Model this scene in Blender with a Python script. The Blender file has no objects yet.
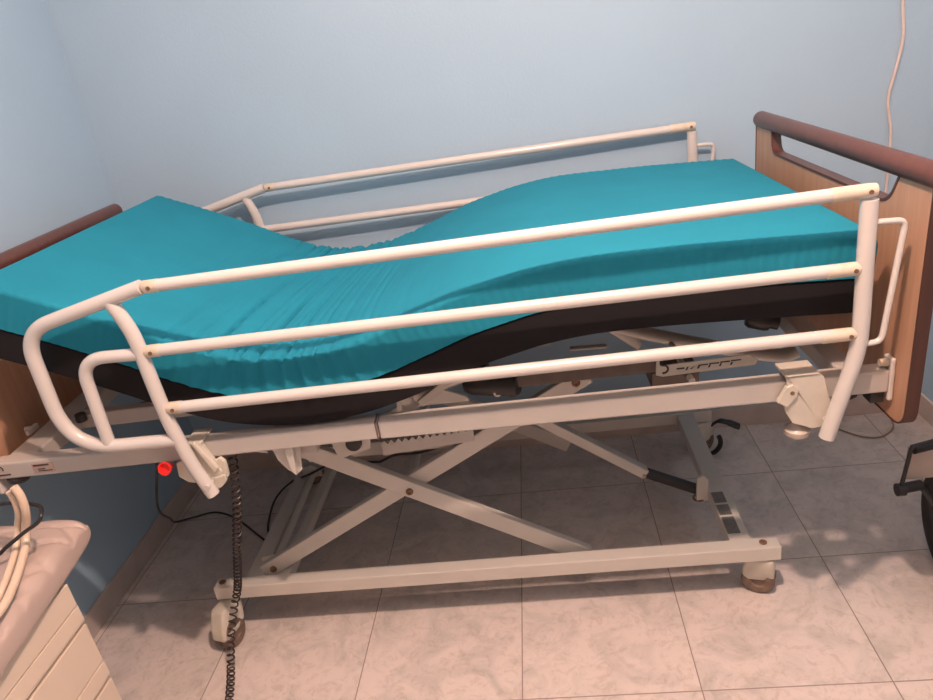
import bpy, bmesh, math, random
from mathutils import Vector, Matrix, noise
random.seed(7)
scn = bpy.context.scene
col = scn.collection
PI = math.pi

# ------------------------------------------------------------------ materials
def nodes_of(name):
    m = bpy.data.materials.new(name); m.use_nodes = True
    nt = m.node_tree; b = nt.nodes['Principled BSDF']
    return m, nt, b

def mat(name, colr, rough=.5, metal=0., var=.06, scale=30., bump=0., bscale=80., spec=.5, coat=0., coords='Object'):
    """plain procedural material: base colour broken by soft noise, optional bump"""
    m, nt, b = nodes_of(name)
    tc = nt.nodes.new('ShaderNodeTexCoord')
    n = nt.nodes.new('ShaderNodeTexNoise'); n.inputs['Scale'].default_value = scale; n.inputs['Detail'].default_value = 4
    nt.links.new(tc.outputs[coords], n.inputs['Vector'])
    r = nt.nodes.new('ShaderNodeValToRGB')
    r.color_ramp.elements[0].position = .3; r.color_ramp.elements[1].position = .7
    r.color_ramp.elements[0].color = [c * (1 - var) for c in colr] + [1]
    r.color_ramp.elements[1].color = [min(1, c * (1 + var)) for c in colr] + [1]
    nt.links.new(n.outputs['Fac'], r.inputs['Fac']); nt.links.new(r.outputs['Color'], b.inputs['Base Color'])
    b.inputs['Roughness'].default_value = rough; b.inputs['Metallic'].default_value = metal
    b.inputs['Specular IOR Level'].default_value = spec
    b.inputs['Coat Weight'].default_value = coat
    if bump:
        n2 = nt.nodes.new('ShaderNodeTexNoise'); n2.inputs['Scale'].default_value = bscale; n2.inputs['Detail'].default_value = 5
        nt.links.new(tc.outputs[coords], n2.inputs['Vector'])
        bp = nt.nodes.new('ShaderNodeBump'); bp.inputs['Strength'].default_value = bump; bp.inputs['Distance'].default_value = .01
        nt.links.new(n2.outputs['Fac'], bp.inputs['Height']); nt.links.new(bp.outputs['Normal'], b.inputs['Normal'])
    return m

def mat_tiles(T=.42):
    m, nt, b = nodes_of('floor_tiles')
    N = nt.nodes.new; L = nt.links.new
    g = N('ShaderNodeNewGeometry'); sep = N('ShaderNodeSeparateXYZ'); L(g.outputs['Position'], sep.inputs[0])
    edges = []
    for ax in 'XY':
        a = N('ShaderNodeMath'); a.operation = 'DIVIDE'; a.inputs[1].default_value = T; L(sep.outputs[ax], a.inputs[0])
        p = N('ShaderNodeMath'); p.operation = 'PINGPONG'; p.inputs[1].default_value = .5; L(a.outputs[0], p.inputs[0])
        edges.append(p)
    mn = N('ShaderNodeMath'); mn.operation = 'MINIMUM'; L(edges[0].outputs[0], mn.inputs[0]); L(edges[1].outputs[0], mn.inputs[1])
    rr = N('ShaderNodeMapRange'); rr.inputs['From Min'].default_value = .0022; rr.inputs['From Max'].default_value = .0045
    L(mn.outputs[0], rr.inputs['Value'])
    # per tile tint
    fl = []
    for ax in 'XY':
        a = N('ShaderNodeMath'); a.operation = 'DIVIDE'; a.inputs[1].default_value = T; L(sep.outputs[ax], a.inputs[0])
        f = N('ShaderNodeMath'); f.operation = 'FLOOR'; L(a.outputs[0], f.inputs[0]); fl.append(f)
    cb = N('ShaderNodeCombineXYZ'); L(fl[0].outputs[0], cb.inputs[0]); L(fl[1].outputs[0], cb.inputs[1])
    wn = N('ShaderNodeTexWhiteNoise'); wn.noise_dimensions = '3D'; L(cb.outputs[0], wn.inputs['Vector'])
    # offset mottling per tile so the veins break at the joints
    sc_ = N('ShaderNodeVectorMath'); sc_.operation = 'SCALE'; sc_.inputs['Scale'].default_value = 7.; L(wn.outputs['Color'], sc_.inputs[0])
    ad = N('ShaderNodeVectorMath'); ad.operation = 'ADD'; L(g.outputs['Position'], ad.inputs[0]); L(sc_.outputs[0], ad.inputs[1])
    n1 = N('ShaderNodeTexNoise'); n1.inputs['Scale'].default_value = 9; n1.inputs['Detail'].default_value = 8; n1.inputs['Roughness'].default_value = .65; n1.inputs['Distortion'].default_value = .8
    L(ad.outputs[0], n1.inputs['Vector'])
    r1 = N('ShaderNodeValToRGB'); e = r1.color_ramp.elements
    e[0].position = .34; e[0].color = (.53, .50, .475, 1); e[1].position = .56; e[1].color = (.68, .62, .59, 1)
    L(n1.outputs['Fac'], r1.inputs['Fac'])
    n2 = N('ShaderNodeTexNoise'); n2.inputs['Scale'].default_value = 26; n2.inputs['Detail'].default_value = 6; n2.inputs['Roughness'].default_value = .7
    n2.inputs['Distortion'].default_value = 1.5
    L(ad.outputs[0], n2.inputs['Vector'])
    r2 = N('ShaderNodeValToRGB'); e = r2.color_ramp.elements
    e[0].position = .36; e[0].color = (.86, .84, .82, 1); e[1].position = .5; e[1].color = (1, 1, 1, 1)
    L(n2.outputs['Fac'], r2.inputs['Fac'])
    mu = N('ShaderNodeMix'); mu.data_type = 'RGBA'; mu.blend_type = 'MULTIPLY'; mu.inputs['Factor'].default_value = 1
    L(r1.outputs['Color'], mu.inputs['A']); L(r2.outputs['Color'], mu.inputs['B'])
    gm = N('ShaderNodeMix'); gm.data_type = 'RGBA'; gm.inputs['A'].default_value = (.30, .25, .225, 1)
    L(rr.outputs[0], gm.inputs['Factor']); L(mu.outputs['Result'], gm.inputs['B'])
    L(gm.outputs['Result'], b.inputs['Base Color'])
    ro = N('ShaderNodeMapRange'); ro.inputs['To Min'].default_value = .8; ro.inputs['To Max'].default_value = .42
    L(rr.outputs[0], ro.inputs['Value']); L(ro.outputs[0], b.inputs['Roughness'])
    bp = N('ShaderNodeBump'); bp.inputs['Strength'].default_value = .4; bp.inputs['Distance'].default_value = .002
    L(rr.outputs[0], bp.inputs['Height']); L(bp.outputs['Normal'], b.inputs['Normal'])
    b.inputs['Specular IOR Level'].default_value = .35
    return m

def mat_wood(name, c1, c2, rough=.4, axis=2):
    m, nt, b = nodes_of(name); N = nt.nodes.new; L = nt.links.new
    tc = N('ShaderNodeTexCoord'); mp = N('ShaderNodeMapping')
    s = [40, 40, 40]; s[axis] = 2.2; mp.inputs['Scale'].default_value = s
    L(tc.outputs['Object'], mp.inputs['Vector'])
    n = N('ShaderNodeTexNoise'); n.inputs['Scale'].default_value = 1.6; n.inputs['Detail'].default_value = 6; n.inputs['Distortion'].default_value = .4
    L(mp.outputs[0], n.inputs['Vector'])
    r = N('ShaderNodeValToRGB'); e = r.color_ramp.elements
    e[0].position = .3; e[0].color = (*c1, 1); e[1].position = .7; e[1].color = (*c2, 1)
    L(n.outputs['Fac'], r.inputs['Fac']); L(r.outputs['Color'], b.inputs['Base Color'])
    b.inputs['Roughness'].default_value = rough
    return m

def mat_fabric(name, c, weave=900., rough=.75, bump=.25):
    m, nt, b = nodes_of(name); N = nt.nodes.new; L = nt.links.new
    tc = N('ShaderNodeTexCoord')
    n = N('ShaderNodeTexNoise'); n.inputs['Scale'].default_value = 7; n.inputs['Detail'].default_value = 5
    L(tc.outputs['Object'], n.inputs['Vector'])
    r = N('ShaderNodeValToRGB'); e = r.color_ramp.elements
    e[0].position = .3; e[0].color = [x * .95 for x in c] + [1]; e[1].position = .7; e[1].color = [x * 1.05 for x in c] + [1]
    L(n.outputs['Fac'], r.inputs['Fac']); L(r.outputs['Color'], b.inputs['Base Color'])
    v = N('ShaderNodeTexVoronoi'); v.inputs['Scale'].default_value = weave; L(tc.outputs['Object'], v.inputs['Vector'])
    bp = N('ShaderNodeBump'); bp.inputs['Strength'].default_value = bump; bp.inputs['Distance'].default_value = .0006
    L(v.outputs['Distance'], bp.inputs['Height']); L(bp.outputs['Normal'], b.inputs['Normal'])
    b.inputs['Roughness'].default_value = rough
    b.inputs['Specular IOR Level'].default_value = .25
    return m

M = {}
M['wall'] = mat('wall_paint', (.35, .515, .655), .75, var=.02, scale=2.5, bump=.10, bscale=150)
M['bounce_wall'] = mat('warm_bounce_wall', (.45, .34, .27), .8, var=.03, scale=3)  # unseen front wall: tone invented to lower and warm the bounced light
M['ceil'] = mat('ceiling_paint', (.66, .63, .60), .9, var=.02, scale=3)
M['tile'] = mat_tiles()
M['skirt'] = mat('skirting_tile', (.53, .47, .44), .4, var=.08, scale=14)
M['cream'] = mat('cream_enamel', (.58, .57, .53), .33, var=.025, scale=12, bump=.02, bscale=60)
M['white'] = mat('white_enamel', (.59, .58, .56), .22, var=.02, scale=14, coat=.3)
M['frame'] = mat('dimmed_cream_enamel', (.48, .465, .44), .33, var=.03, scale=12)  # cream enamel darkened to stand in for oblique light on the beam fronts
M['plastic'] = mat('yellowed_plastic', (.60, .54, .44), .4, var=.07, scale=60)
M['bracket'] = mat('painted_cast_bracket', (.58, .56, .49), .5, var=.05, scale=40, bump=.1, bscale=60)
M['black'] = mat('black_plastic', (.022, .022, .024), .42, var=.2, scale=30)
M['rubber'] = mat('black_rubber', (.03, .029, .028), .65, var=.2, scale=30)
M['cable'] = mat('black_cable', (.018, .018, .02), .45, var=.1, scale=30)
M['coil'] = mat('brown_black_coil', (.045, .032, .030), .38, var=.2, scale=60)
M['steel'] = mat('bolt_steel', (.50, .44, .38), .35, .9, var=.15, scale=90)
M['rust'] = mat('rusty_bolt', (.25, .15, .10), .6, .5, var=.3, scale=120)
M['grey'] = mat('wheel_brown', (.18, .13, .10), .55, var=.25, scale=60)
M['red'] = mat('red_plastic', (.80, .025, .02), .35, var=.05, scale=30)
M['teal'] = mat_fabric('teal_stretch_cover', (.012, .235, .345), 1100, .8)
M['blackfab'] = mat_fabric('black_cover_base', (.012, .011, .013), 800, .8)
M['beech'] = mat_wood('beech_laminate', (.46, .270, .175), (.53, .325, .215), .42)
M['brown'] = mat_wood('brown_edge_trim', (.095, .038, .030), (.125, .050, .038), .36)
M['edge'] = mat_wood('dark_edge_band', (.055, .022, .015), (.075, .030, .020), .4)
M['chest'] = mat('cream_chest_lacquer', (.68, .60, .50), .42, var=.02, scale=6)
M['groove'] = mat('chest_gap', (.16, .10, .06), .7, var=.1, scale=20)
M['pillow'] = mat('pink_beige_vinyl', (.48, .395, .36), .42, var=.035, scale=9, bump=.12, bscale=22)
M['hose'] = mat('beige_hose', (.68, .56, .44), .38, var=.03, scale=30)
M['cord'] = mat('white_cord', (.62, .55, .52), .45, var=.04, scale=30)
M['sticker'] = mat('silver_sticker', (.42, .32, .28), .5, var=.05, scale=60)
M['ink'] = mat('dark_ink', (.05, .04, .045), .6, var=.1, scale=60)
M['blue'] = mat('blue_tray', (.06, .10, .13), .6, var=.15, scale=40)
M['panel'] = mat('grey_side_panel', (.48, .42, .38), .5, var=.05, scale=30)
M['darkmetal'] = mat('dark_shaded_metal', (.13, .10, .085), .5, var=.15, scale=40)

# ------------------------------------------------------------------ mesh helpers
def B(): return bmesh.new()

def link(name, bm, m, parent=None, smooth=True, bevel=0., angle=35, off=None, mats=None):
    bmesh.ops.recalc_face_normals(bm, faces=bm.faces)
    me = bpy.data.meshes.new(name); bm.to_mesh(me); bm.free()
    for k in (mats or [m]): me.materials.append(k)
    o = bpy.data.objects.new(name, me); col.objects.link(o)
    if parent:
        o.parent = parent
        root = parent
        if parent.type != 'EMPTY': off = None      # sub-part of a mesh: same frame as that mesh
        if 'off' in parent and parent.type == 'EMPTY': o.location = -Vector(parent['off'])
    if smooth:
        me.polygons.foreach_set('use_smooth', [True] * len(me.polygons))
        me.set_sharp_from_angle(angle=math.radians(angle))
    if bevel:
        md = o.modifiers.new('bevel', 'BEVEL'); md.width = bevel; md.segments = 2; md.limit_method = 'ANGLE'; md.angle_limit = math.radians(40)
        md.harden_normals = False
    return o

def empty(name, off=(0, 0, 0), rot=0., loc=None, label=None, cat=None, group=None):
    e = bpy.data.objects.new(name, None); col.objects.link(e); e.empty_display_size = .1
    R = Matrix.Rotation(rot, 4, 'Z'); o = Vector(off)
    e.location = (R @ o) if loc is None else loc
    e.rotation_euler = (0, 0, rot)
    e['off'] = tuple(o)
    tag(e, label, cat, group)
    return e

def tag(o, label=None, cat=None, group=None, kind=None):
    if label: o['label'] = label
    if cat: o['category'] = cat
    if group: o['group'] = group
    if kind: o['kind'] = kind
    return o

def box(bm, x0, x1, y0, y1, z0, z1, mi=0):
    vs = [bm.verts.new((x, y, z)) for x in (x0, x1) for y in (y0, y1) for z in (z0, z1)]
    for f in ((0, 1, 3, 2), (4, 6, 7, 5), (0, 4, 5, 1), (2, 3, 7, 6), (0, 2, 6, 4), (1, 5, 7, 3)):
        bm.faces.new([vs[i] for i in f]).material_index = mi
    return vs

def obox(bm, p, q, w, h, up=(0, 0, 1)):
    """bar of width w (sideways) and height h from p to q"""
    p, q = Vector(p), Vector(q); d = (q - p).normalized(); u = Vector(up); s = d.cross(u).normalized(); u = s.cross(d)
    vs = [bm.verts.new(a + s * (i * w / 2) + u * (j * h / 2)) for a in (p, q) for i in (-1, 1) for j in (-1, 1)]
    for f in ((0, 1, 3, 2), (4, 6, 7, 5), (0, 4, 5, 1), (2, 3, 7, 6), (0, 2, 6, 4), (1, 5, 7, 3)):
        bm.faces.new([vs[i] for i in f])

def prism(bm, poly, a, b, plane='xz'):
    """extrude a 2-D outline: plane xz -> thickness along y, yz -> along x, xy -> along z"""
    def P(u, v, t): return {'xz': (u, t, v), 'yz': (t, u, v), 'xy': (u, v, t)}[plane]
    n = len(poly)
    A = [bm.verts.new(P(u, v, a)) for u, v in poly]; Bv = [bm.verts.new(P(u, v, b)) for u, v in poly]
    bm.faces.new(A); bm.faces.new(Bv[::-1])
    for i in range(n): bm.faces.new((A[i], A[(i + 1) % n], Bv[(i + 1) % n], Bv[i]))

def fillet(pts, r, n=7, closed=False):
    pts = [Vector(p) for p in pts]; out = [] if closed else [pts[0]]
    rng = range(len(pts)) if closed else range(1, len(pts) - 1)
    for i in rng:
        rr = r[i] if isinstance(r, (list, tuple)) else r
        p, a, b = pts[i], pts[i - 1], pts[(i + 1) % len(pts)]
        u, v = (a - p), (b - p); t = min(rr, u.length * .49, v.length * .49)
        if rr <= 0: out.append(p); continue
        s, e = p + u.normalized() * t, p + v.normalized() * t
        for k in range(n + 1):
            x = k / n; out.append(s * (1 - x) ** 2 + p * 2 * x * (1 - x) + e * x * x)
    if not closed: out.append(pts[-1])
    return out

def catmull(pts, n=8):
    pts = [Vector(p) for p in pts]; P = [pts[0] * 2 - pts[1]] + pts + [pts[-1] * 2 - pts[-2]]; out = []
    for i in range(1, len(P) - 2):
        p0, p1, p2, p3 = P[i - 1:i + 3]
        for k in range(n):
            t = k / n
            out.append(.5 * ((2 * p1) + (p2 - p0) * t + (2 * p0 - 5 * p1 + 4 * p2 - p3) * t * t + (3 * p1 - p0 - 3 * p2 + p3) * t ** 3))
    out.append(pts[-1]); return out

def tube(bm, pts, r, seg=16, caps=True, flat=1.):
    pts = [Vector(p) for p in pts]; q = [pts[0]]
    for p in pts[1:]:
        if (p - q[-1]).length > 1e-5: q.append(p)
    pts = q; rings = []
    t0 = (pts[1] - pts[0]).normalized(); ref = Vector((0, 0, 1)) if abs(t0.z) < .9 else Vector((0, 1, 0))
    nrm = t0.cross(ref).normalized()
    for i, p in enumerate(pts):
        if i == 0: t = pts[1] - pts[0]
        elif i == len(pts) - 1: t = pts[-1] - pts[-2]
        else: t = (pts[i + 1] - p).normalized() + (p - pts[i - 1]).normalized()
        t = t.normalized(); nrm = (nrm - t * nrm.dot(t)).normalized(); bn = t.cross(nrm)
        R = r[i] if isinstance(r, (list, tuple)) else r
        rings.append([bm.verts.new(p + (nrm * math.cos(a) + bn * math.sin(a) * flat) * R) for a in (2 * PI * k / seg for k in range(seg))])
    for a, b in zip(rings, rings[1:]):
        for k in range(seg): bm.faces.new((a[k], a[(k + 1) % seg], b[(k + 1) % seg], b[k]))
    if caps: bm.faces.new(rings[0][::-1]); bm.faces.new(rings[-1])

def lathe(bm, prof, c, axis=(0, 0, 1), seg=24):
    """profile [(r, h)] turned about axis through c"""
    ax = Vector(axis).normalized(); ref = Vector((0, 0, 1)) if abs(ax.z) < .9 else Vector((1, 0, 0))
    u = ax.cross(ref).normalized(); v = ax.cross(u); c = Vector(c); rings = []
    for r, h in prof:
        if r < 1e-6: rings.append([bm.verts.new(c + ax * h)])
        else: rings.append([bm.verts.new(c + ax * h + (u * math.cos(a) + v * math.sin(a)) * r) for a in (2 * PI * k / seg for k in range(seg))])
    for a, b in zip(rings, rings[1:]):
        if len(a) == 1 and len(b) == 1: continue
        for k in range(seg):
            k2 = (k + 1) % seg
            if len(a) == 1: bm.faces.new((a[0], b[k2], b[k]))
            elif len(b) == 1: bm.faces.new((a[k], a[k2], b[0]))
            else: bm.faces.new((a[k], a[k2], b[k2], b[k]))
    if len(rings[0]) > 1: bm.faces.new(rings[0][::-1])
    if len(rings[-1]) > 1: bm.faces.new(rings[-1])

def bolt(name, c, axis, r, parent, m='rust', h=.006):
    b = B(); lathe(b, [(r, 0), (r, h * .6), (r * .85, h), (r * .45, h), (r * .4, h * .5), (0, h * .5)], c, axis, 12)
    return link(name, b, M[m], parent)

def helix(path, turns, R, n=14, phase=0.):
    """points of a coil wound about a path"""
    path = catmull(path, 10) if len(path) > 2 else [Vector(p) for p in path]
    L = [0]
    for a, b in zip(path, path[1:]): L.append(L[-1] + (b - a).length)
    out = []; N = int(turns * n); j = 0
    for i in range(N + 1):
        s = L[-1] * i / N
        while j < len(L) - 2 and L[j + 1] < s: j += 1
        t = (s - L[j]) / max(1e-9, L[j + 1] - L[j]); p = path[j].lerp(path[j + 1], t); d = (path[j + 1] - path[j]).normalized()
        u = d.cross(Vector((0, 1, .1))).normalized(); v = d.cross(u); a = 2 * PI * i / n + phase
        out.append(p + (u * math.cos(a) + v * math.sin(a)) * R)
    return out

# ------------------------------------------------------------------ room shell
XL, XR, YB, YF, ZC = -.866, 1.862, 1.156, -2.4, 2.62
def shell(name, m, *a):
    b = B(); box(b, *a); o = link(name, b, m, smooth=False); o['kind'] = 'structure'; return o
shell('floor', M['tile'], XL - .1, XR + .1, YF - .1, YB + .1, -.08, 0)
shell('ceiling', M['ceil'], XL - .1, XR + .1, YF - .1, YB + .1, ZC, ZC + .08)
shell('wall_back', M['wall'], XL - .1, XR + .1, YB, YB + .1, 0, ZC)
shell('wall_left', M['wall'], XL - .1, XL, YF, YB, 0, ZC)
shell('wall_right', M['wall'], XR, XR + .1, YF, YB, 0, ZC)
shell('wall_front', M['bounce_wall'], XL - .1, XR + .1, YF - .1, YF, 0, ZC)
for nm, a in (('baseboard_back', (XL, XR, YB - .008, YB)), ('baseboard_left', (XL, XL + .008, YF, YB - .008)), ('baseboard_right', (XR - .008, XR, YF, YB - .008))):
    b = B(); box(b, *a, 0, .08); o = link(nm, b, M['skirt'], smooth=False, bevel=.002); o['kind'] = 'structure'

# ------------------------------------------------------------------ the bed
TH = math.radians(1.5)
bed = empty('adjustable_bed', (.25, .585, 0), TH,
            label='cream metal adjustable care bed on castors with side rails and wooden end boards', cat='bed')

# base frame: turned slightly under the bed
def bw(x, y, z): return (x + .0233 * (y - .6), y - .0233 * (x - 1.1), z)
def bbox(bm, x0, x1, y0, y1, z0, z1):
    n = len(bm.verts); vs = box(bm, x0, x1, y0, y1, z0, z1)
    for v in vs: v.co = Vector(bw(*v.co))
b = B()
bbox(b, -.412, 1.118, .2455, .2875, .127, .169)            # near rail
bbox(b, -.412, 1.118, .958, 1.000, .127, .169)            # far rail
bbox(b, 1.000, 1.055, .2875, .958, .125, .166)
bbox(b, -.335, -.285, .2875, .958, .125, .160)
bbox(b, -.235, -.205, .2875, .958, .128, .160)
base = link('base_frame', b, M['cream'], bed, smooth=False, bevel=.003)
for x in (-.39, 1.09):
    for y in (.2665, .979):
        c = Vector(bw(x - (.0 if x < 0 else .012), y, .169))
        b = B(); tube(b, [c + Vector((.0075 * math.cos(t * PI / 8), .0075 * math.sin(t * PI / 8), .003)) for t in range(16)], .0022, 8)
        lathe(b, [(.0045, 0), (.0045, .004), (0, .004)], c, seg=12)
        link('castor_nut', b, M['rust'], base)
# serial plates stuck on the right cross bar
b = B()
for y0, y1 in ((.315, .385), (.395, .44), (.45, .50)): bbox(b, 1.003, 1.036, y0, y1, .166, .1672)
link('serial_plate', b, mat('grey_foil', (.20, .20, .19), .5, .3, var=.15, scale=70), base, smooth=False)

def castor(x, y, sw, yaw, pedal=False, k_=1.):
    """twin-shell castor: moulded housing over a wheel, trailing in direction sw"""
    c = Vector(bw(x, y, 0)); s = Vector(sw); R = Matrix.Rotation(yaw, 3, 'Z'); w = c + s
    b = B()
    prof = [(.002, .125), (.030, .125), (.034, .118)]
    # housing: side outline swept across the wheel width
    out = [(u * k_, v) for u, v in [(-.038, .122), (.036, .122), (.043, .10), (.045, .055), (.030, .058), (.018, .046), (-.030, .040), (-.046, .050), (-.048, .085)]]
    n = len(out); A = []
    for t, k in ((-.024, .86), (-.019, 1.), (.019, 1.), (.024, .86)):
        A.append([b.verts.new(w + R @ Vector((u * k, t, .08 + (v - .08) * k)) - s * (0.55 * max(0, (v - .05) / .075))) for u, v in out])
    for p, q in zip(A, A[1:]):
        for i in range(n): b.faces.new((p[i], p[(i + 1) % n], q[(i + 1) % n], q[i]))
    b.faces.new(A[0][::-1]); b.faces.new(A[-1])
    h = link('castor', b, M['bracket'], bed, angle=50, bevel=.003)
    for t in (-.0125, .0125):
        b = B(); ax = R @ Vector((0, 1, 0)); cc = w + Vector((0, 0, .043)) + ax * (t - .010)
        lathe(b, [(0, .004), (.018, .004), (.022, 0), (.038, 0), (.0425, .004), (.0425, .016), (.038, .02), (.022, .02), (.018, .016), (0, .016)], cc, ax, 28)
        link('wheel', b, M['grey'], h)
    if pedal:
        b = B(); q = w + Vector((.045, 0, .10))
        tube(b, catmull([w + Vector((.03, .01, .085)), q + Vector((.012, -.01, .018)), q + Vector((.040, -.02, .016)), q + Vector((.078, -.03, .000))], 5), [.011] * 6 + [.015] * 5 + [.019] * 5, 12, flat=.5)
        link('brake_pedal', b, M['black'], h)
        b = B(); tube(b, [w + Vector((.012 + .048 * math.cos(a), -.03, .045 + .048 * math.sin(a))) for a in [math.radians(d) for d in range(-70, 31, 10)]], .0085, 10)
        link('brake_shoe', b, M['black'], h)
    return h
castor(-.388, .2665, (.002, -.055, 0), math.radians(70))
castor(1.078, .2665, (-.002, .022, 0), math.radians(-24), k_=.86)
castor(1.075, .979, (.01, .0, 0), math.radians(30), pedal=True)
castor(-.375, .979, (.02, .02, 0), math.radians(20))

# scissor arms
def arm(p, q, y, w=.044, t=.026, ends=(.012, .012)):
    p, q = Vector((p[0], 0, p[1])), Vector((q[0], 0, q[1])); d = (q - p).normalized(); u = Vector((-d.z, 0, d.x))
    if u.z < 0: u = -u
    P = [p - d * ends[0] - u * w / 2, q + d * ends[1] - u * w / 2, q + d * ends[1] + u * w / 2, p - d * ends[0] + u * w / 2]
    b = B(); prism(b, [(v.x, v.z) for v in P], y, y + t); a = link('scissor_arm', b, M['cream'], bed, smooth=False, bevel=.003); return a
for y, m in ((.318, 1), (.880, -1)):
    A = arm((-.13, .590), (.615, .140), y, .048, .022)
    bolt('pivot_bolt', (.178, y, .399), (0, -1, 0), .010, A)
    C = arm((-.275, .165), (.650, .656), y + .024 * m, .046, .022, (.02, .022))
    bolt('pivot_bolt', (-.262, y + (.024 if m > 0 else -.024), .168), (0, -1, 0), .010, C)
    bolt('pivot_bolt', (.638, y + (.024 if m > 0 else -.024), .650), (0, -1, 0), .011, C)
    b = B(); prism(b, [(-.305, .15), (-.235, .15), (-.235, .176), (-.262, .196), (-.300, .190)], y + (.05 if m > 0 else -.05), y + (.056 if m > 0 else -.044))
    box(b, -.305, -.235, y + .03, y + .056, .150, .158) if m > 0 else None
    link('foot_bracket', b, M['cream'], base, smooth=False, bevel=.001)
b = B(); tube(b, [(.178, .335, .399), (.178, .905, .399)], .012, 12); link('scissor_axle', b, M['cream'], bed)
b = B(); tube(b, [(.638, .345, .650), (.638, .41, .650)], .012, 12); link('pivot_tube', b, M['cream'], bed)
b = B(); tube(b, [(-.262, .345, .168), (-.262, .88, .168)], .011, 12); link('pivot_tube', b, M['cream'], bed)

# lift actuator: channel, black cylinder, bracket on the right cross bar
P0, P1, P2 = Vector((.500, .55, .470)), Vector((.826, .55, .225)), Vector((.985, .55, .142))
b = B(); obox(b, P0, P1, .034, .030); act = link('lift_actuator', b, M['cream'], bed, smooth=False, bevel=.003)
b = B(); tube(b, [P1, P1.lerp(P2, .96)], .016, 18); link('actuator_cylinder', b, M['black'], act)
bolt('actuator_pin', P1 + Vector((-.006, -.017, .000)), (0, -1, 0), .005, act, 'steel')
b = B(); prism(b, [(.965, .125), (1.0, .125), (1.0, .195), (.985, .215), (.968, .205)], .520, .533); link('actuator_bracket', b, M['cream'], base, smooth=False, bevel=.002)
b = B(); tube(b, [(.975 + .016 * math.cos(t * PI / 6), .535 + .016 * math.sin(t * PI / 6), .128) for t in range(13)], .003, 8); link('locking_ring', b, M['rust'], base)

# upper frame
b = B()
box(b, -.716, .1885, .100, .142, .690, .732)              # near side beam, head half
foot_beam = box(b, .1915, 1.256, .100, .142, .689, .732)
for v in foot_beam:
    if v.co.x > 1: v.co.z -= .018 if v.co.z < .7 else .012             # near side beam, foot half
box(b, -.716, 1.256, 1.020, 1.062, .690, .732)            # far side beam
box(b, -.698, -.628, .142, 1.020, .690, .731)            # head cross beam
box(b, 1.165, 1.210, .142, 1.020, .680, .721)            # foot cross beam
box(b, -.628, -.02, .318, .350, .690, .731)              # inner runner
box(b, -.628, -.02, .800, .832, .690, .731)
box(b, -.03, .03, .142, 1.020, .648, .690)
frame = link('upper_frame', b, M['frame'], bed, smooth=False, bevel=.004)
b = B(); box(b, .1845, .1875, .0990, .1430, .689, .7330); link('sleeve_joint', b, M['darkmetal'], frame, smooth=False)
b = B(); prism(b, [(-.085, .690), (-.066, .672), (-.062, .648), (-.044, .618), (-.026, .606), (-.012, .616), (-.002, .690)], .128, .133)
prism(b, [(-.034, .690), (-.030, .622), (-.022, .612), (-.014, .690)], .112, .133)
prism(b, [(-.16, .690), (-.085, .690), (-.08, .668)], .128, .132)
link('hanger_lug', b, M['cream'], frame, smooth=False, bevel=.001)
b = B(); box(b, -.618, -.566, .0988, .1000, .699, .724); st = link('type_plate', b, M['sticker'], frame, smooth=False)
b = B(); box(b, -.614, -.576, .0981, .0988, .7170, .7210)
for k, (a0, a1) in enumerate(((-.606, -.588), (-.606, -.572))): box(b, a0, a1, .0981, .0988, .7080 - .0050 * k, .7102 - .0050 * k)
link('plate_print', b, M['ink'], st, smooth=False)
b = B(); box(b, -.735, -.676, .0988, .1, .7010, .7040); tube(b, [(-.700 + .011 * math.cos(a), .0992, .718 + .008 * math.sin(a)) for a in [math.radians(x) for x in range(-30, 200, 20)]], .0013, 6)
link('maker_mark', b, M['ink'], frame)
b = B(); lathe(b, [(0, 0), (.020, 0), (.026, .006), (.026, .014), (.019, .019), (0, .019)], (-.680, .125, .671)); link('beam_foot_knob', b, M['black'], frame)
b = B(); box(b, 1.226, 1.252, .108, .142, .645, .674); link('foot_socket', b, M['black'], frame)
b = B(); lathe(b, [(0, 0), (.017, 0), (.019, .01), (.014, .022), (0, .022)], (1.215, .20, .625), (1, 0, 0)); link('cable_plug', b, M['black'], frame)
# screw clips that hold the end boards
for x0, s in ((1.256, 1), (-.716, -1)):
    for y in (.102, 1.022):
        b = B(); box(b, min(x0, x0 + s * .011), max(x0, x0 + s * .011), y - .002, y + .030, .650, .746); c = link('board_bracket', b, M['white'], frame, smooth=False, bevel=.004)
        b = B(); tube(b, [(x0 - s * .016, y + .012, .734), (x0, y + .012, .734)], .008, 12)
        link('thumb_screw', b, M['plastic'], c)
# small white lug on the inside of the head board
b = B(); tube(b, [(-.717, .245, .742), (-.700, .245, .742)], .007, 12); box(b, -.703, -.694, .222, .262, .736, .748); link('wing_nut', b, M['white'], frame)

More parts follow.
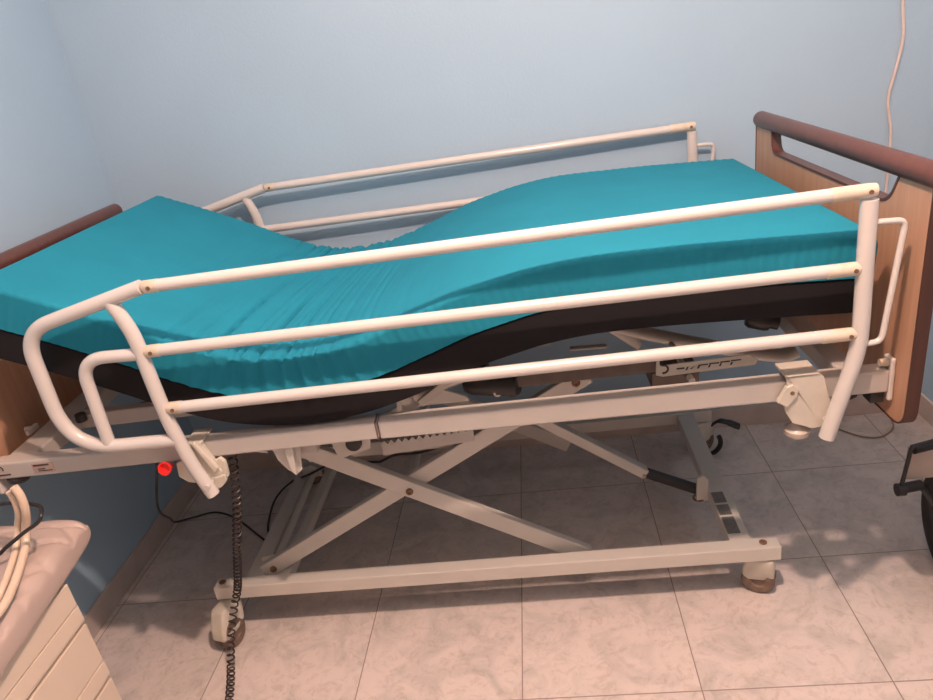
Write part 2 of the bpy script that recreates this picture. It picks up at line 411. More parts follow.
# end boards: panels with a long hand opening, brown rail and edge band
def end_board(name, x0, x1, y0, y1, z0, z1, op, inner):
    """outline goes round the outside then along the opening under the rail"""
    out = fillet([(y0 - (.014 if inner < 0 else 0), z1, 0), (y0, z0, 0), (y1, z0, 0), (y1, z1, 0)], [0, .045, .045, 0], 8)
    inn = fillet([(op[1], z1, 0), (op[1] - .012, op[2], 0), (op[0] + .040, op[2], 0), (op[0], z1, 0)], [0, .05, .075, 0], 10)
    poly = [(p[0], p[1]) for p in out] + [(p[0], p[1]) for p in inn]
    b = B(); prism(b, poly, x0, x1, 'yz'); bd = link(name, b, M['beech'], bed, angle=30)
    # top rail
    b = B(); xc = (x0 + x1) / 2; zc = z1 + .008; pts = []; rr = []
    for k in range(7): a = PI / 2 * k / 6; pts.append((xc, y0 - .010 + .018 * (1 - math.sin(a)), zc)); rr.append(max(.002, .0225 * math.sin(a)) if k else .002)
    ye = y0 - (.030 if inner < 0 else 0)
    L0 = [(xc, ye - .012 + .016 * (1 - math.cos(PI / 2 * k / 6)), zc) for k in range(7)]; R0 = [max(.003, .0225 * math.sin(PI / 2 * k / 6)) for k in range(7)]
    L1 = [(xc, y1 + .012 - .016 * (1 - math.cos(PI / 2 * k / 6)), zc) for k in range(6, -1, -1)]
    tube(b, L0 + L1, R0 + R0[::-1], 24); link('top_rail', b, M['brown'], bd, angle=60)
    # edge band round the outside
    def band(path, t, e=.0015):
        b = B(); path = [Vector((p[0], p[1])) for p in path]; n = len(path); rows = []
        for i, p in enumerate(path):
            d = (path[min(i + 1, n - 1)] - path[max(i - 1, 0)]).normalized(); nr = Vector((d.y, -d.x))
            q0, q1 = p - nr * .001, p + nr * t
            rows.append([b.verts.new((x, q.x, q.y)) for x, q in ((x0 - e, q0), (x0 - e, q1), (x1 + e, q1), (x1 + e, q0))])
        for r, s in zip(rows, rows[1:]):
            for k in range(4): b.faces.new((r[k], r[(k + 1) % 4], s[(k + 1) % 4], s[k]))
        b.faces.new(rows[0]); b.faces.new(rows[-1][::-1]); return b
    link('edge_band', band([(p[0], p[1]) for p in out], .0025), M['edge'], bd, angle=50)
    link('opening_trim', band([(p[0], p[1]) for p in inn], .005), M['brown'], bd, angle=50)
    return bd
end_board('foot_board', 1.268, 1.291, .055, .972, .608, 1.112, (.150, .850, 1.042), -1)
end_board('head_board', -.751, -.728, .055, 1.005, .674, 1.112, (.150, .850, 1.042), 1)

# side rails
def side_rail(y, dx, dz, s):
    """s=-1: rail on the near side (hardware faces -y)"""
    P = lambda x, z, dy=0.: Vector((x + dx, y + dy, z + dz))
    b = B()
    tube(b, fillet([P(-.205, 1.107), P(-.481, 1.046), P(-.488, .764), P(-.243, .760)], [0, .066, .115, 0], 14), .0152, 20)
    if True: tube(b, catmull([P(-.279, 1.086), P(-.264, 1.045), P(-.254, .995), P(-.251, .90), P(-.247, .82), P(-.240, .765), P(-.230, .704), P(-.217, .655), P(-.204, .612)], 5), .0150, 20)
    tube(b, fillet([P(-.245, .967), P(-.388, .972), P(-.395, .766)], .058, 12), .0135, 18)
    sr = link('side_rail', b, M['white'], bed, angle=45)
    b = B(); tube(b, fillet([P(1.174, 1.090), P(1.177, .800), P(1.125, .597)], .05, 8), .0158, 20); link('rail_post', b, M['white'], sr, angle=45)
    for x0, x1, z in ((-.199, 1.125, 1.106), (-.240, 1.125, .9710), (-.236, 1.120, .8375)):
        b = B(); tube(b, [P(x0, z), P(x1, z if z > 1 else z - .009)], .0128, 18); r = link('rail_tube', b, M['white'], sr, angle=45)
        if dz == 0 or z > 1:
            xe = 1.184 if z > 1 else 1.168; zz = z if z > 1 else z - .010
            b = B(); tube(b, [P(x1 - .018, zz), P(xe - .012, zz), P(xe, zz)], [.0134, .0134, .012], 16); e = link('end_cap', b, M['plastic'], r, angle=50)
            b = B(); tube(b, [P(x0 - .003, z), P(x0, z), P(x0 + .030, z)], [.011, .0134, .0134], 16); link('end_cap', b, M['plastic'], r, angle=50)
            for xx in (xe - .014, x0 + .014):
                b = B(); lathe(b, [(.0042, 0), (.0042, .003), (.002, .003), (0, .001)], P(xx, z if xx < 0 else zz, -.0125), (0, -1, 0), 12); link('rail_screw', b, M['rust'], r)
    b = B(); tube(b, fillet([P(1.182, 1.046), P(1.241, 1.043), P(1.217, .804), P(1.182, .803)], .016, 6), .0060, 12); link('latch_handle', b, M['white'], sr, angle=50)
    # clamp at the foot end
    pl = [(1.046, .739), (1.108, .740), (1.120, .732), (1.128, .700), (1.141, .657), (1.138, .633), (1.123, .614), (1.102, .612), (1.062, .630), (1.048, .655), (1.044, .673), (1.030, .682), (1.049, .717), (1.047, .741)]
    y0, y1 = (y + .017, y + .025) if s < 0 else (y - .025, y - .017)
    b = B(); prism(b, [(u + dx, v) for u, v in pl], y0, y1)
    ya, yb = (y + .017, y + .082) if s < 0 else (y - .082, y - .017)
    box(b, 1.046 + dx, 1.112 + dx, ya, yb, .7345, .7400)
    prism(b, [(1.030 + dx, .684), (1.048 + dx, .672), (1.066 + dx, .695), (1.070 + dx, .712), (1.058 + dx, .722), (1.046 + dx, .716)], y0 - .006 * (1 if s < 0 else -1), y1)
    cl = link('clamp_bracket', b, M['bracket'], sr, smooth=False, bevel=.0025)
    b = B(); lathe(b, [(.0045, 0), (.0045, .002), (0, .002)], (1.057 + dx, y0 - .005 if s < 0 else y1 + .005, .704), (0, s, 0), 12); link('clamp_rivet', b, M['rust'], cl); b = B(); lathe(b, [(.0065, 0), (.0065, .004), (0, .004)], (1.128 + dx, y0, .631), (0, s, 0), 14); link('clamp_rivet', b, M['white'], cl); b = B()
    yk = y + .045 if s < 0 else y - .045
    lathe(b, [(0, 0), (.024, 0), (.027, .006), (.027, .014), (.018, .020), (.010, .032), (0, .032)], (1.082 + dx, yk, .585))
    link('adjusting_knob', b, M.get('clear') or M.setdefault('clear', mat('clear_grey_plastic', (.50, .45, .40), .3, var=.08, scale=50)), sr)
    # clamp at the head end
    b = B()
    yy0, yy1 = (y + .016, y + .030) if s < 0 else (y - .030, y - .016)
    prism(b, [(u + dx, v) for u, v in [(-.243, .739), (-.202, .739), (-.202, .728), (-.176, .658), (-.193, .632), (-.213, .634), (-.234, .705), (-.243, .733)]], yy0, yy1)
    prism(b, [(u + dx, v) for u, v in [(-.276, .690), (-.256, .697), (-.226, .680), (-.220, .630), (-.262, .638), (-.280, .655)]], yy0 + .002, yy1 - .004)
    prism(b, [(u + dx, v) for u, v in [(-.200, .680), (-.175, .692), (-.165, .680), (-.167, .642), (-.184, .630), (-.200, .634)]], yy0 + .004, yy1 + .002)
    prism(b, [(u + dx, v) for u, v in [(-.243, .640), (-.208, .645), (-.173, .650), (-.174, .632), (-.190, .618), (-.215, .610), (-.236, .618)]], yy0 - .002, yy1 - .002)
    box(b, -.243 + dx, -.200 + dx, ya, yb, .7335, .7385)
    prism(b, [(u + dx, v) for u, v in [(-.222, .742), (-.214, .744), (-.178, .672), (-.190, .662)]], yy0 - .008, yy0 + .002)
    c2 = link('clamp_bracket', b, M['bracket'], sr, smooth=False, bevel=.003)
    b = B(); tube(b, [P(-.206, .640, -.016), P(-.206, .640, .010)], .0075, 14); link('clamp_pin', b, M['white'], sr)
    if s < 0:
        b = B(); lathe(b, [(0, -.002), (.006, -.002), (.007, .012), (.012, .016), (.0155, .026), (.0150, .029), (.0125, .029), (.0095, .021), (0, .019)], (-.290, y + .022, .686), (-.05, -1, .30), 28)
        link('release_knob', b, M['red'], sr)
    return sr
side_rail(.070, 0, 0, -1)
side_rail(1.090, -.064, .004, 1)

# mattress curve shared by the mattress and the platform under it
TOP = [(-.586, 1.157), (-.527, 1.130), (-.418, 1.080), (-.286, 1.014), (-.200, .968), (-.110, .928), (-.030, .909), (.050, .904), (.130, .911),
       (.219, .932), (.307, .961), (.392, .990), (.470, 1.009), (.543, 1.024), (.629, 1.034), (.710, 1.037), (.848, 1.034), (1.028, 1.025), (1.218, 1.014)]
tc_ = [Vector((x, z)) for x, z in TOP]
dense = catmull([(x, z, 0) for x, z in TOP], 30); dense = [Vector((p[0], p[1])) for p in dense]
LEN = [0]
for a, c in zip(dense, dense[1:]): LEN.append(LEN[-1] + (c - a).length)
def top_at(s):
    s *= LEN[-1]; lo, hi = 0, len(LEN) - 1
    while hi - lo > 1:
        m_ = (lo + hi) // 2
        if LEN[m_] <= s: lo = m_
        else: hi = m_
    t = (s - LEN[lo]) / (LEN[hi] - LEN[lo]); p = dense[lo].lerp(dense[hi], t)
    a, c = dense[max(0, lo - 6)], dense[min(len(dense) - 1, hi + 6)]; d = (c - a).normalized(); return p, d, Vector((-d.y, d.x))

# platform of slats and side tubes following the mattress
b = B(); TK = .167
for yy in (.20, .93):
    pts = []
    for k in range(41):
        p, d, n = top_at(.01 + .98 * k / 40); q = p - n * (TK + .013); pts.append((q.x, yy, q.y))
    tube(b, pts, .010, 10)
for k in range(18):
    p, d, n = top_at(.03 + .94 * k / 17); q = p - n * (TK + .008); dd = Vector((d.x, 0, d.y))
    obox(b, (q.x, .19, q.y), (q.x, .94, q.y), .045, .008, (n.x, 0, n.y))
plat = link('mattress_platform', b, M['darkmetal'], bed, smooth=True, bevel=0)
# calf-section ratchet: slotted bracket, runner and pin
b = B(); box(b, .50, .818, .222, .242, .715, .745); run = link('ratchet_runner', b, M['darkmetal'], bed, smooth=False, bevel=.002)  # shade under the mattress is put into the runner's dark colour
b = B(); prism(b, [(.816, .742), (1.006, .746), (1.026, .730), (1.021, .719), (.821, .715), (.806, .720), (.808, .752), (.815, .756)], .196, .201)
rb = link('ratchet_bracket', b, M['bracket'], bed, smooth=False, bevel=.0012)
b = B(); box(b, .851, .868, .1950, .196, .7295, .7325)
for k in range(4):
    x = .898 + .0235 * k; box(b, x, x + .021, .195, .196, .7325 + .0007 * k, .7352 + .0007 * k); prism(b, [(x, .7325), (x + .004, .7325), (x + .001, .7262), (x - .003, .7262)], .195, .196)
prism(b, [(.873, .732), (.877, .734), (.874, .726), (.870, .725)], .195, .196); prism(b, [(.886, .731), (.890, .734), (.884, .727), (.880, .727)], .195, .196)
link('ratchet_slot', b, M['ink'], rb, smooth=False)
b = B(); tube(b, [(.823 + .0095 * math.cos(math.radians(a)), .195, .734 + .0095 * math.sin(math.radians(a))) for a in range(-110, 111, 20)], .0022, 8); link('ratchet_catch', b, M['ink'], rb)
b = B(); tube(b, [(.880, .178, .705), (.880, .40, .705)], .0070, 14); link('ratchet_pin', b, M['cream'], rb)
b = B(); prism(b, [(.862, .716), (.905, .717), (.892, .697), (.872, .695)], .202, .208); link('pin_plate', b, M['darkmetal'], rb, smooth=False, bevel=.001)
b = B(); box(b, .825, .94, .36, .46, .598, .642); link('pin_carrier', b, M['darkmetal'], rb, smooth=False, bevel=.002)
# calf lift tube and its inner link
b = B(); tube(b, catmull([(.70, .45, .765), (.80, .42, .735), (.95, .40, .690), (1.08, .40, .648), (1.150, .40, .632), (1.185, .40, .640)], 8), .024, 18, flat=.6); link('calf_lift_tube', b, M['cream'], bed)
b = B(); tube(b, [(.72, .44, .765), (.81, .42, .695)], .013, 14); link('calf_link', b, M['cream'], bed)
b = B(); lathe(b, [(0, 0), (.022, 0), (.027, .008), (.027, .045), (.024, .055), (.018, .055), (.018, .075), (0, .075)], (1.075, .43, .735), (1, -.25, -.28)); link('motor_end_cap', b, M['black'], bed)
b = B(); tube(b, fillet([(.640, .50, .672), (.735, .50, .668)], 0), .010, 12, flat=.5); link('pull_rod', b, M['cream'], bed)
# motors, levers and perforated rack under the seat section
b = B(); lathe(b, [(0, 0), (.030, 0), (.036, .010), (.036, .12), (.030, .135), (0, .135)], (.50, .30, .690), (-1, .35, .0)); mo = link('drive_motor', b, M['black'], bed)
box_ = B(); box(box_, .385, .425, .345, .445, .655, .760); link('motor_housing', box_, M['black'], mo, smooth=False, bevel=.004)
bolt('motor_bolt', (.447, .292, .674), (0, -1, 0), .011, mo, 'steel')
b = B(); obox(b, (.262, .26, .684), (.350, .26, .742), .012, .020); prism(b, [(.255, .676), (.300, .716), (.330, .700), (.372, .682), (.380, .668), (.250, .668)], .275, .283); link('backrest_lever', b, M['cream'], bed, smooth=False, bevel=.002)
b = B(); prism(b, [(.205, .672), (.212, .722), (.262, .748), (.262, .740), (.222, .716), (.216, .672)], .250, .262); tube(b, [(.232, .25, .700), (.232, .31, .700)], .013, 14); link('lever_hook', b, M['cream'], bed, angle=40)
b = B(); tube(b, [(.245, .30, .690), (.385, .30, .735)], .020, 16); link('spindle_tube', b, M['cream'], bed)
b = B(); box(b, .02, .60, .880, .884, .520, .655); link('cross_plate', b, M['cream'], bed, smooth=False, bevel=.001)
b = B(); prism(b, [(.03, .548), (.115, .570), (.125, .620), (.06, .628), (.02, .600)], .270, .276); kp = link('pivot_plate', b, M['cream'], bed, smooth=False, bevel=.001)
b = B(); lathe(b, [(0, 0), (.019, 0), (.021, .004), (.019, .012), (.012, .014), (0, .012)], (.078, .270, .592), (0, -1, 0)); link('pivot_cap', b, M['black'], kp)
b = B(); prism(b, [(.13, .545)] + [(.13 + .24 * k / 26, .5465 + .012 * k / 26 + (.011 if k % 2 else 0)) for k in range(27)] + [(.37, .530), (.13, .515)], .32, .328); link('toothed_rack', b, M['frame'], bed, smooth=False)
b = B(); box(b, -.10, .40, .40, .44, .470, .510); link('rack_beam', b, M['cream'], bed, smooth=False, bevel=.002)
# dark ends and leads seen by the head cross beam
b = B(); lathe(b, [(0, 0), (.013, 0), (.013, .02), (0, .02)], (-.615, .31, .717), (0, 0, 1)); link('beam_plug', b, M['black'], frame)
b = B(); tube(b, catmull([(-.55, .36, .72), (-.50, .33, .722), (-.47, .36, .724), (-.42, .34, .722)], 6), .004, 8); tube(b, catmull([(-.40, .335, .722), (-.30, .31, .735), (-.22, .30, .735), (-.12, .28, .742)], 6), .004, 8); link('motor_lead', b, M['cable'], bed)

# ------------------------------------------------------------------ mattress
mt = empty('mattress', (.31, .545, .75), TH, label='bent mattress in stretched teal cover with black underside, on the bed', cat='mattress')
Y0, Y1 = .115, .985
NX = 460
def wr(s, v):
    """creases across the cover, strongest in the dip between back and thigh sections"""
    x = s
    env = math.exp(-((x - .315 - .03 * v) / .085) ** 2)
    env2 = math.exp(-((x - .36) / .15) ** 2)
    xx = x + .006 * math.sin(v * 4.2) - .045 * v
    h = 0
    for f, a, ph in ((37, 1.1, .3), (58, .7, 1.9), (91, .45, 4.1), (23, 1.0, 2.2)):
        q = abs(math.sin(PI * f * xx + ph + 1.6 * noise.noise(Vector((xx * 9, v * 1.3, f))))); h -= a * (1 - q) ** 5 * (.4 + .9 * abs(noise.noise(Vector((xx * 14, v * 2, f + .5)))) * 2)
    edge = .45 + .55 * abs(2 * v - 1) ** 2
    k = .0120 * env * edge + .0016 * env2
    return h * k + .0014 * noise.noise(Vector((x * 12, v * 5, 3.3)))
def section(s):
    """closed section points in (y, depth) with outward normals: teal upper shell"""
    return None
def build_layer(d0, d1, name, m, bulge, lift):
    """slab between depth d0 (upper) and d1 (lower) below the mattress top"""
    b = B(); r = .011 if d0 == 0 else .004; rows = []
    prof = []   # (y, depth, ny, nd)
    def arc(cy, cd, rr, a0, a1, n):
        for k in range(n + 1):
            a = a0 + (a1 - a0) * k / n; prof.append((cy + rr * math.cos(a), cd - rr * math.sin(a), math.cos(a), math.sin(a)))
    ya, yb = Y0 - bulge, Y1 + bulge
    for k in range(7): prof.append((ya, d1 - .003 - (d1 - .003 - d0 - r) * k / 6, -1, 0))
    arc(ya + r, d0 + r, r, PI, PI / 2, 6)
    for k in range(1, 60): prof.append((ya + r + (yb - ya - 2 * r) * k / 60, d0, 0, 1))
    arc(yb - r, d0 + r, r, PI / 2, 0, 6)
    for k in range(7): prof.append((yb, d0 + r + (d1 - .003 - d0 - r) * k / 6, 1, 0))
    endr = .020 if d0 == 0 else .003
    for i in range(NX + 1):
        s = i / NX; p, dr, n = top_at(s); row = []
        # the end roundings
        e = min(s, 1 - s) * LEN[-1]; cut = 0
        if e < endr: cut = endr - math.sqrt(max(0, endr ** 2 - (endr - e) ** 2))
        for y, dep, ny, nd in prof:
            v = (y - Y0) / (Y1 - Y0); w = wr(s, min(1, max(0, v))) if lift else 0
            side = abs(ny)
            pl = 0
            if lift:
                # pleats down the side in the dip, faint scallops along the rest of the edge
                env = math.exp(-((s - .35) / .10) ** 2)
                pl = side * (env * (.0036 * math.sin(2 * PI * s * 52 + 2 * noise.noise(Vector((s * 15, 0, 7)))) + .003 * noise.noise(Vector((s * 60, dep * 20, 1)))) + .0006 * math.sin(2 * PI * s * 95))
                if env > .2 and dep > .07: pl += side * env * .010 * (dep - .07) / .03
                if nd > .4 and side > .05: w += .0012 * math.sin(2 * PI * s * 80)
            dd = dep - nd * w + (cut if dep < d0 + .04 else 0)
            q = p - n * dd
            row.append(b.verts.new((q.x, y + ny * pl, q.y)))
        rows.append(row)
    for r0, r1 in zip(rows, rows[1:]):
        for k in range(len(prof) - 1): b.faces.new((r0[k], r0[k + 1], r1[k + 1], r1[k]))
        b.faces.new((r0[-1], r0[0], r1[0], r1[-1]))
    b.faces.new(rows[0]); b.faces.new(rows[-1][::-1])
    return link(name, b, m, mt, angle=60)
build_layer(0, .094, 'stretch_cover', M['teal'], .003, True)
build_layer(.0945, TK, 'underside_cover', M['blackfab'], .0, False)

# ------------------------------------------------------------------ coiled remote cord hanging at the near left corner
b = B()
path = [(-.157, .122, .694), (-.161, .124, .671), (-.185, .125, .555), (-.231, .150, .423), (-.291, .200, .266), (-.323, .228, .195), (-.345, .222, .143), (-.358, .180, .075), (-.368, .160, .016), (-.349, .103, .013), (-.326, .025, .013), (-.297, -.075, .013)]
tube(b, helix(path, 54, .0092, 14), .0023, 7)
o = link('coiled_cord', b, M['coil'])
o.matrix_world = Matrix.Rotation(TH, 4, 'Z')
tag(o, 'dark coiled handset cord hanging down past the bed base corner to the floor', 'cord')

# black power cables: one drops behind the left clamp and loops over the floor
b = B()
tube(b, catmull([(-.365, .155, .690), (-.410, .20, .608), (-.547, .35, .423), (-.658, .50, .276), (-.79, .72, .10), (-.838, .81, .020), (-.783, .848, .008), (-.714, .869, .006), (-.617, .821, .006), (-.471, .692, .006), (-.330, .561, .006)], 8), .0036, 8)
o = link('power_cable', b, M['cable']); tag(o, 'black cable dropping from the bed beam by the red knob to the floor', 'cable')
b = B()
tube(b, catmull([(.070, .45, .418), (-.03, .54, .37), (-.139, .664, .30), (-.274, .765, .20), (-.404, .876, .10), (-.488, .895, .020), (-.478, .777, .006), (-.45, .70, .006)], 8), .0038, 8)
tube(b, catmull([(.30, .45, .47), (.23, .45, .445), (.176, .45, .436), (.117, .45, .436), (.070, .45, .418)], 8), .0038, 8)
o = link('power_cable', b, M['cable']); tag(o, 'black power cable running down from the lift mechanism to the floor behind the base', 'cable')
b = B()
tube(b, catmull([(1.38, 1.138, .14), (1.43, 1.136, .07), (1.49, 1.110, .012), (1.547, 1.065, .006), (1.604, 1.00, .006), (1.662, .983, .006), (1.727, 1.032, .006), (1.752, 1.105, .010), (1.750, 1.136, .06), (1.73, 1.140, .16)], 8), .0028, 8)
o = link('thin_cable', b, mat('brown_wire', (.34, .23, .17), .5, var=.1, scale=30)); tag(o, 'thin brown wire looping over the floor behind the foot board', 'cable')

# white cord hanging in the room corner on the right
b = B()
tube(b, catmull([(1.672, 1.150, 1.75), (1.686, 1.150, 1.50), (1.690, 1.150, 1.375), (1.700, 1.150, 1.28), (1.691, 1.150, 1.207), (1.673, 1.150, 1.115), (1.676, 1.150, 1.07), (1.688, 1.150, 1.009), (1.690, 1.150, .92), (1.690, 1.150, .70), (1.695, 1.150, .40), (1.69, 1.142, .09)], 10), .0048, 10)
o = link('wall_cord', b, M['cord']); tag(o, 'thin white cord hanging down the blue wall above the foot board', 'cord')

# ------------------------------------------------------------------ bedside chest of drawers
ch = empty('drawer_chest', (-.68, -.40, 0), 0, loc=(-.68, -.40, 0), label='cream chest of drawers standing against the left wall beside the bed', cat='chest of drawers')
XF, YA, YE = -.492, -.72, -.10
b = B(); box(b, XL + .012, XF - .022, YA, YE, .03, .505); link('body', b, M['chest'], ch, smooth=False, bevel=.002)
b = B(); box(b, XL + .012, XF, YA - .004, YE, .4705, .530); link('top_panel', b, M['chest'], ch, smooth=False, bevel=.003)
b = B(); box(b, XL + .03, XF - .03, YA + .02, YE - .02, 0, .03); link('plinth', b, M['groove'], ch, smooth=False)
for z0, z1 in ((.3090, .4688), (.1545, .3062), (.035, .1518)):
    # a drawer front with a moulded grip strip along its top edge
    b = B(); box(b, XF - .0218, XF - .001, YA, YE, z0, z1 - .0525); d = link('drawer', b, M['chest'], ch, smooth=False, bevel=.0015)
    b = B(); prism(b, [(XF - .0218, z1 - .0445), (XF - .001, z1 - .0445), (XF + .0010, z1 - .036), (XF, z1 - .0005), (XF - .0218, z1 - .0005)], YA, YE, 'xz'); link('grip_strip', b, M['chest'], d, smooth=False, bevel=.0012)

# pink beige vinyl pillow on the chest, its edge hanging over the front
def pillow():
    b = B(); nx, ny = 90, 110; X0, X1, PY0, PY1, Z0, H = -.835, -.466, -.66, .030, .532, .088
    def pt(i, j, up):
        u, v = -1 + 2 * i / nx, -1 + 2 * j / ny
        su = math.copysign(1 - (1 - abs(u)) ** 1.9, u); sv = math.copysign(1 - (1 - abs(v)) ** 1.9, v)
        x = (X0 + X1) / 2 + (X1 - X0) / 2 * su * (1 - .02 * v * v); y = (PY0 + PY1) / 2 + (PY1 - PY0) / 2 * sv * (1 - .02 * u * u)
        t = max(0, 1 - abs(u) ** 4.) * max(0, 1 - abs(v) ** 4.); t = t ** .5
        z = Z0 + .045
        if up: z += (H - .045) * t
        else: z -= .045 * t
        x -= .085 * (y + .28)
        if x > XF: z -= (x - XF) * .35
        if up:
            f = 0
            for k, (dx, dy, fr, am, ph) in enumerate(((.8, .6, 22, .006, 0), (-.3, .95, 31, .005, 1.1), (1, -.2, 17, .005, 2.), (.5, .9, 44, .003, .4))):
                q = abs(math.sin((x * dx + y * dy) * fr + ph + 3 * noise.noise(Vector((x * 5, y * 5, k))))); f -= 2.1 * am * (1 - q) ** 5
            z += f * min(1, t * 1.3)
            z += .006 * noise.noise(Vector((x * 8, y * 8, 2)))
        return (x, y, z)
    top = [[b.verts.new(pt(i, j, True)) for j in range(ny + 1)] for i in range(nx + 1)]
    bot = [[top[i][j] if i in (0, nx) or j in (0, ny) else b.verts.new(pt(i, j, False)) for j in range(ny + 1)] for i in range(nx + 1)]
    for G, fl in ((top, 0), (bot, 1)):
        for i in range(nx):
            for j in range(ny):
                f = (G[i][j], G[i + 1][j], G[i + 1][j + 1], G[i][j + 1]); b.faces.new(f[::-1] if fl else f)
    o = link('vinyl_pillow', b, M['pillow'], angle=180); return o
tag(pillow(), 'creased pink-beige vinyl pillow lying on the cream chest of drawers', 'pillow')

# two beige hoses curving up from the pillow, a black lead behind them
hoses = []
for k, (pts, r) in enumerate((([(-.509, -.100, .779), (-.504, -.100, .754), (-.509, -.100, .717), (-.532, -.095, .672), (-.527, -.125, .642), (-.485, -.230, .632), (-.468, -.300, .632), (-.475, -.40, .632), (-.53, -.52, .632)], .0082),
                          ([(-.527, -.096, .767), (-.525, -.096, .743), (-.530, -.096, .712), (-.553, -.092, .672), (-.549, -.125, .640), (-.507, -.232, .631), (-.491, -.30, .631), (-.499, -.40, .631), (-.56, -.52, .631)], .0070))):
    b = B(); tube(b, catmull(pts, 8), r, 14); o = link('air_hose', b, M['hose'])
    tag(o, ('thicker beige hose, right of the two bending upright over the pink pillow', 'thinner beige hose, left of the two bending upright over the pink pillow')[k], 'hose')
b = B(); tube(b, catmull([(-.86, .00, .705), (-.70, -.06, .712), (-.60, -.070, .722), (-.545, -.072, .722), (-.484, -.090, .722), (-.463, -.118, .718), (-.474, -.124, .704), (-.507, -.127, .687), (-.547, -.137, .664), (-.585, -.150, .643), (-.66, -.22, .640), (-.75, -.26, .640)], 8), .0040, 8)
o = link('black_lead', b, M['cable']); tag(o, 'black lead crossing the two beige hoses above the pink pillow', 'cable')

# ------------------------------------------------------------------ wheelchair front corner at the right edge of the view
wc = empty('wheelchair', (0, 0, 0), 0, loc=(1.46, .30, 0), label='black wheelchair wheel and frame at the right edge, on the tiles by the foot board', cat='wheelchair')
wc['off'] = (1.46, .30, 0)
WC = Vector((1.535, .315, .160)); ax = Vector((.997, -.08, 0)).normalized(); fw = Vector((.08, .997, 0)).normalized()
b = B(); tube(b, [WC + fw * (.144 * math.cos(a)) + Vector((0, 0, .144 * math.sin(a))) for a in [2 * PI * k / 48 for k in range(49)]], .017, 14, caps=False); wh = link('wheel', b, M['rubber'], wc)
b = B(); tube(b, [WC + fw * (.128 * math.cos(a)) + Vector((0, 0, .128 * math.sin(a))) for a in [2 * PI * k / 48 for k in range(49)]], .010, 10, caps=False)
lathe(b, [(.0, -.03), (.02, -.03), (.024, 0), (.02, .03), (0, .03)], WC, ax)
for k in range(8):
    a = 2 * PI * k / 8; tube(b, [WC, WC + fw * (.125 * math.cos(a)) + Vector((0, 0, .125 * math.sin(a)))], .006, 8)
link('spokes', b, M['black'], wh)
b = B(); tube(b, fillet([(1.388, .30, .305), (1.402, .30, .420), (1.56, .34, .425), (1.56, .34, .60)], .012, 6), .0050, 12)
tube(b, [(1.408, .303, .410), (1.56, .34, .412)], .012, 12); tube(b, [(1.386, .300, .300), (1.44, .310, .300)], .013, 14); lathe(b, [(0, 0), (.016, 0), (.016, .018), (0, .018)], (1.378, .300, .298), (1, 0, 0), 16)
tube(b, [(1.44, .310, .30), tuple(WC)], .010, 12)
fr = link('frame', b, M['black'], wc, angle=40)
# the rest of the chair, standing just outside the view
W2 = WC + Vector((.262, 0, 0))
b = B(); tube(b, [W2 + fw * (.144 * math.cos(a)) + Vector((0, 0, .144 * math.sin(a))) for a in [2 * PI * k / 48 for k in range(49)]], .017, 14, caps=False); wh2 = link('wheel', b, M['rubber'], wc)
b = B(); tube(b, [W2 + fw * (.128 * math.cos(a)) + Vector((0, 0, .128 * math.sin(a))) for a in [2 * PI * k / 48 for k in range(49)]], .010, 10, caps=False)
lathe(b, [(.0, -.03), (.02, -.03), (.024, 0), (.02, .03), (0, .03)], W2, ax)
for k in range(8):
    a = 2 * PI * k / 8; tube(b, [W2, W2 + fw * (.125 * math.cos(a)) + Vector((0, 0, .125 * math.sin(a)))], .006, 8)
link('spokes', b, M['black'], wh2)
for x in (1.565, 1.765):
    b = B(); tube(b, fillet([(x, -.16, .13), (x, -.16, .66), (x, .34, .66)], .05, 6), .010, 12); tube(b, fillet([(x, .34, .16), (x, .34, .92), (x, .46, .94)], .04, 6), .010, 12); tube(b, [(x, -.16, .40), (x, .34, .40)], .010, 12)
    link('side_frame', b, M['black'], wc, angle=40)
    b = B(); tube(b, [(x, -.12, .678), (x, .20, .678)], .020, 12); link('armrest', b, M['black'], wc)
    b = B(); lathe(b, [(0, -.012), (.04, -.012), (.052, -.006), (.052, .006), (.04, .012), (0, .012)], (x, -.16, .054), (1, 0, 0)); tube(b, [(x + .02, -.16, .054), (x + .02, -.16, .135), (x - .01, -.16, .14)], .006, 8); link('front_castor', b, M['rubber'], wc)
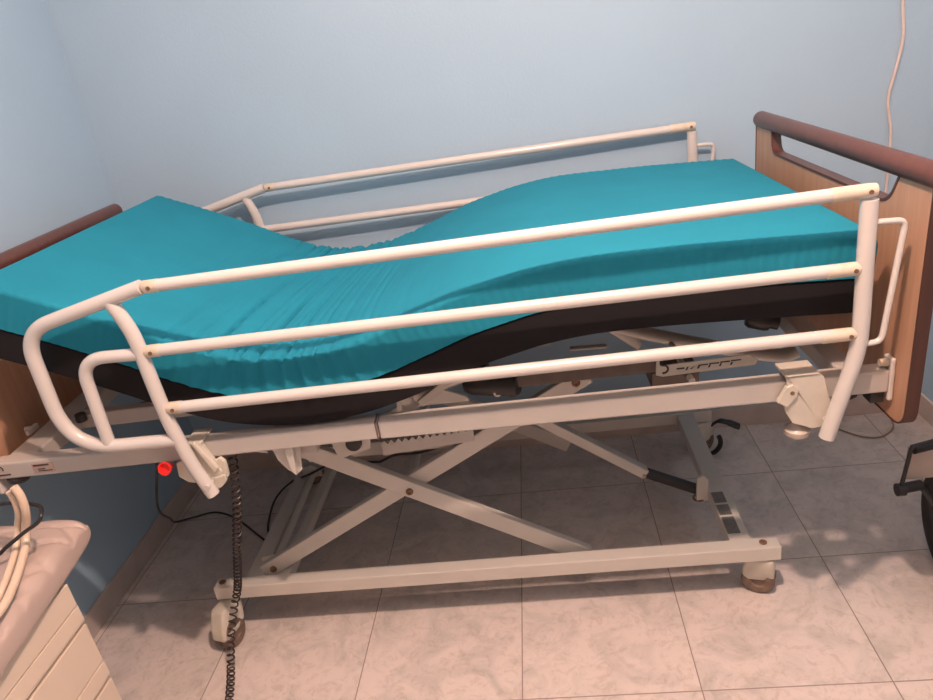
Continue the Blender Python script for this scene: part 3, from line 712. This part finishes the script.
b = B(); box(b, 1.575, 1.755, -.15, .32, .405, .445); link('seat', b, M['black'], wc, smooth=False, bevel=.012)
b = B(); box(b, 1.575, 1.755, .325, .352, .50, .88); link('backrest', b, M['black'], wc, smooth=False, bevel=.01)
b = B(); box(b, 1.404, 1.52, .318, .324, .312, .408); link('side_panel', b, M['panel'], wc, smooth=False, bevel=.003)

# ------------------------------------------------------------------ light: the bulb of the ceiling lamp, above and in front of the bed
ld = bpy.data.lights.new('ceiling_bulb', 'POINT'); ld.energy = 134; ld.color = (1, .655, .52); ld.shadow_soft_size = .03
lo = bpy.data.objects.new('ceiling_bulb', ld); lo.location = (.70, -.52, 2.30); col.objects.link(lo)
w = bpy.data.worlds.new('world'); scn.world = w; w.use_nodes = True
w.node_tree.nodes['Background'].inputs[0].default_value = (.5, .6, .7, 1); w.node_tree.nodes['Background'].inputs[1].default_value = .15

# ------------------------------------------------------------------ camera
cd = bpy.data.cameras.new('camera'); cam = bpy.data.objects.new('camera', cd); col.objects.link(cam)
F, yaw, pit, rol = 711.6365, -.13012241, .40672766, .15964728
fwd = Vector((math.sin(yaw) * math.cos(pit), math.cos(yaw) * math.cos(pit), -math.sin(pit)))
rt = Vector((math.cos(yaw), -math.sin(yaw), 0)); dn = fwd.cross(rt)
r2 = rt * math.cos(rol) + dn * math.sin(rol); d2 = -rt * math.sin(rol) + dn * math.cos(rol)
mw = Matrix.Identity(4)
for i in range(3): mw[i][0] = r2[i]; mw[i][1] = -d2[i]; mw[i][2] = -fwd[i]
mw[0][3], mw[1][3], mw[2][3] = .58040543, -1.22161554, 1.45574078
cam.matrix_world = mw
cd.sensor_fit = 'HORIZONTAL'; cd.sensor_width = 36; cd.lens = F / 933 * 36; cd.clip_start = .02
scn.camera = cam
scn.view_settings.view_transform = 'Standard'; scn.view_settings.look = 'None'; scn.view_settings.exposure = 0; scn.view_settings.gamma = 1
scn.view_settings.use_curve_mapping = False
for o in bpy.data.objects:
    if 'off' in o: del o['off']
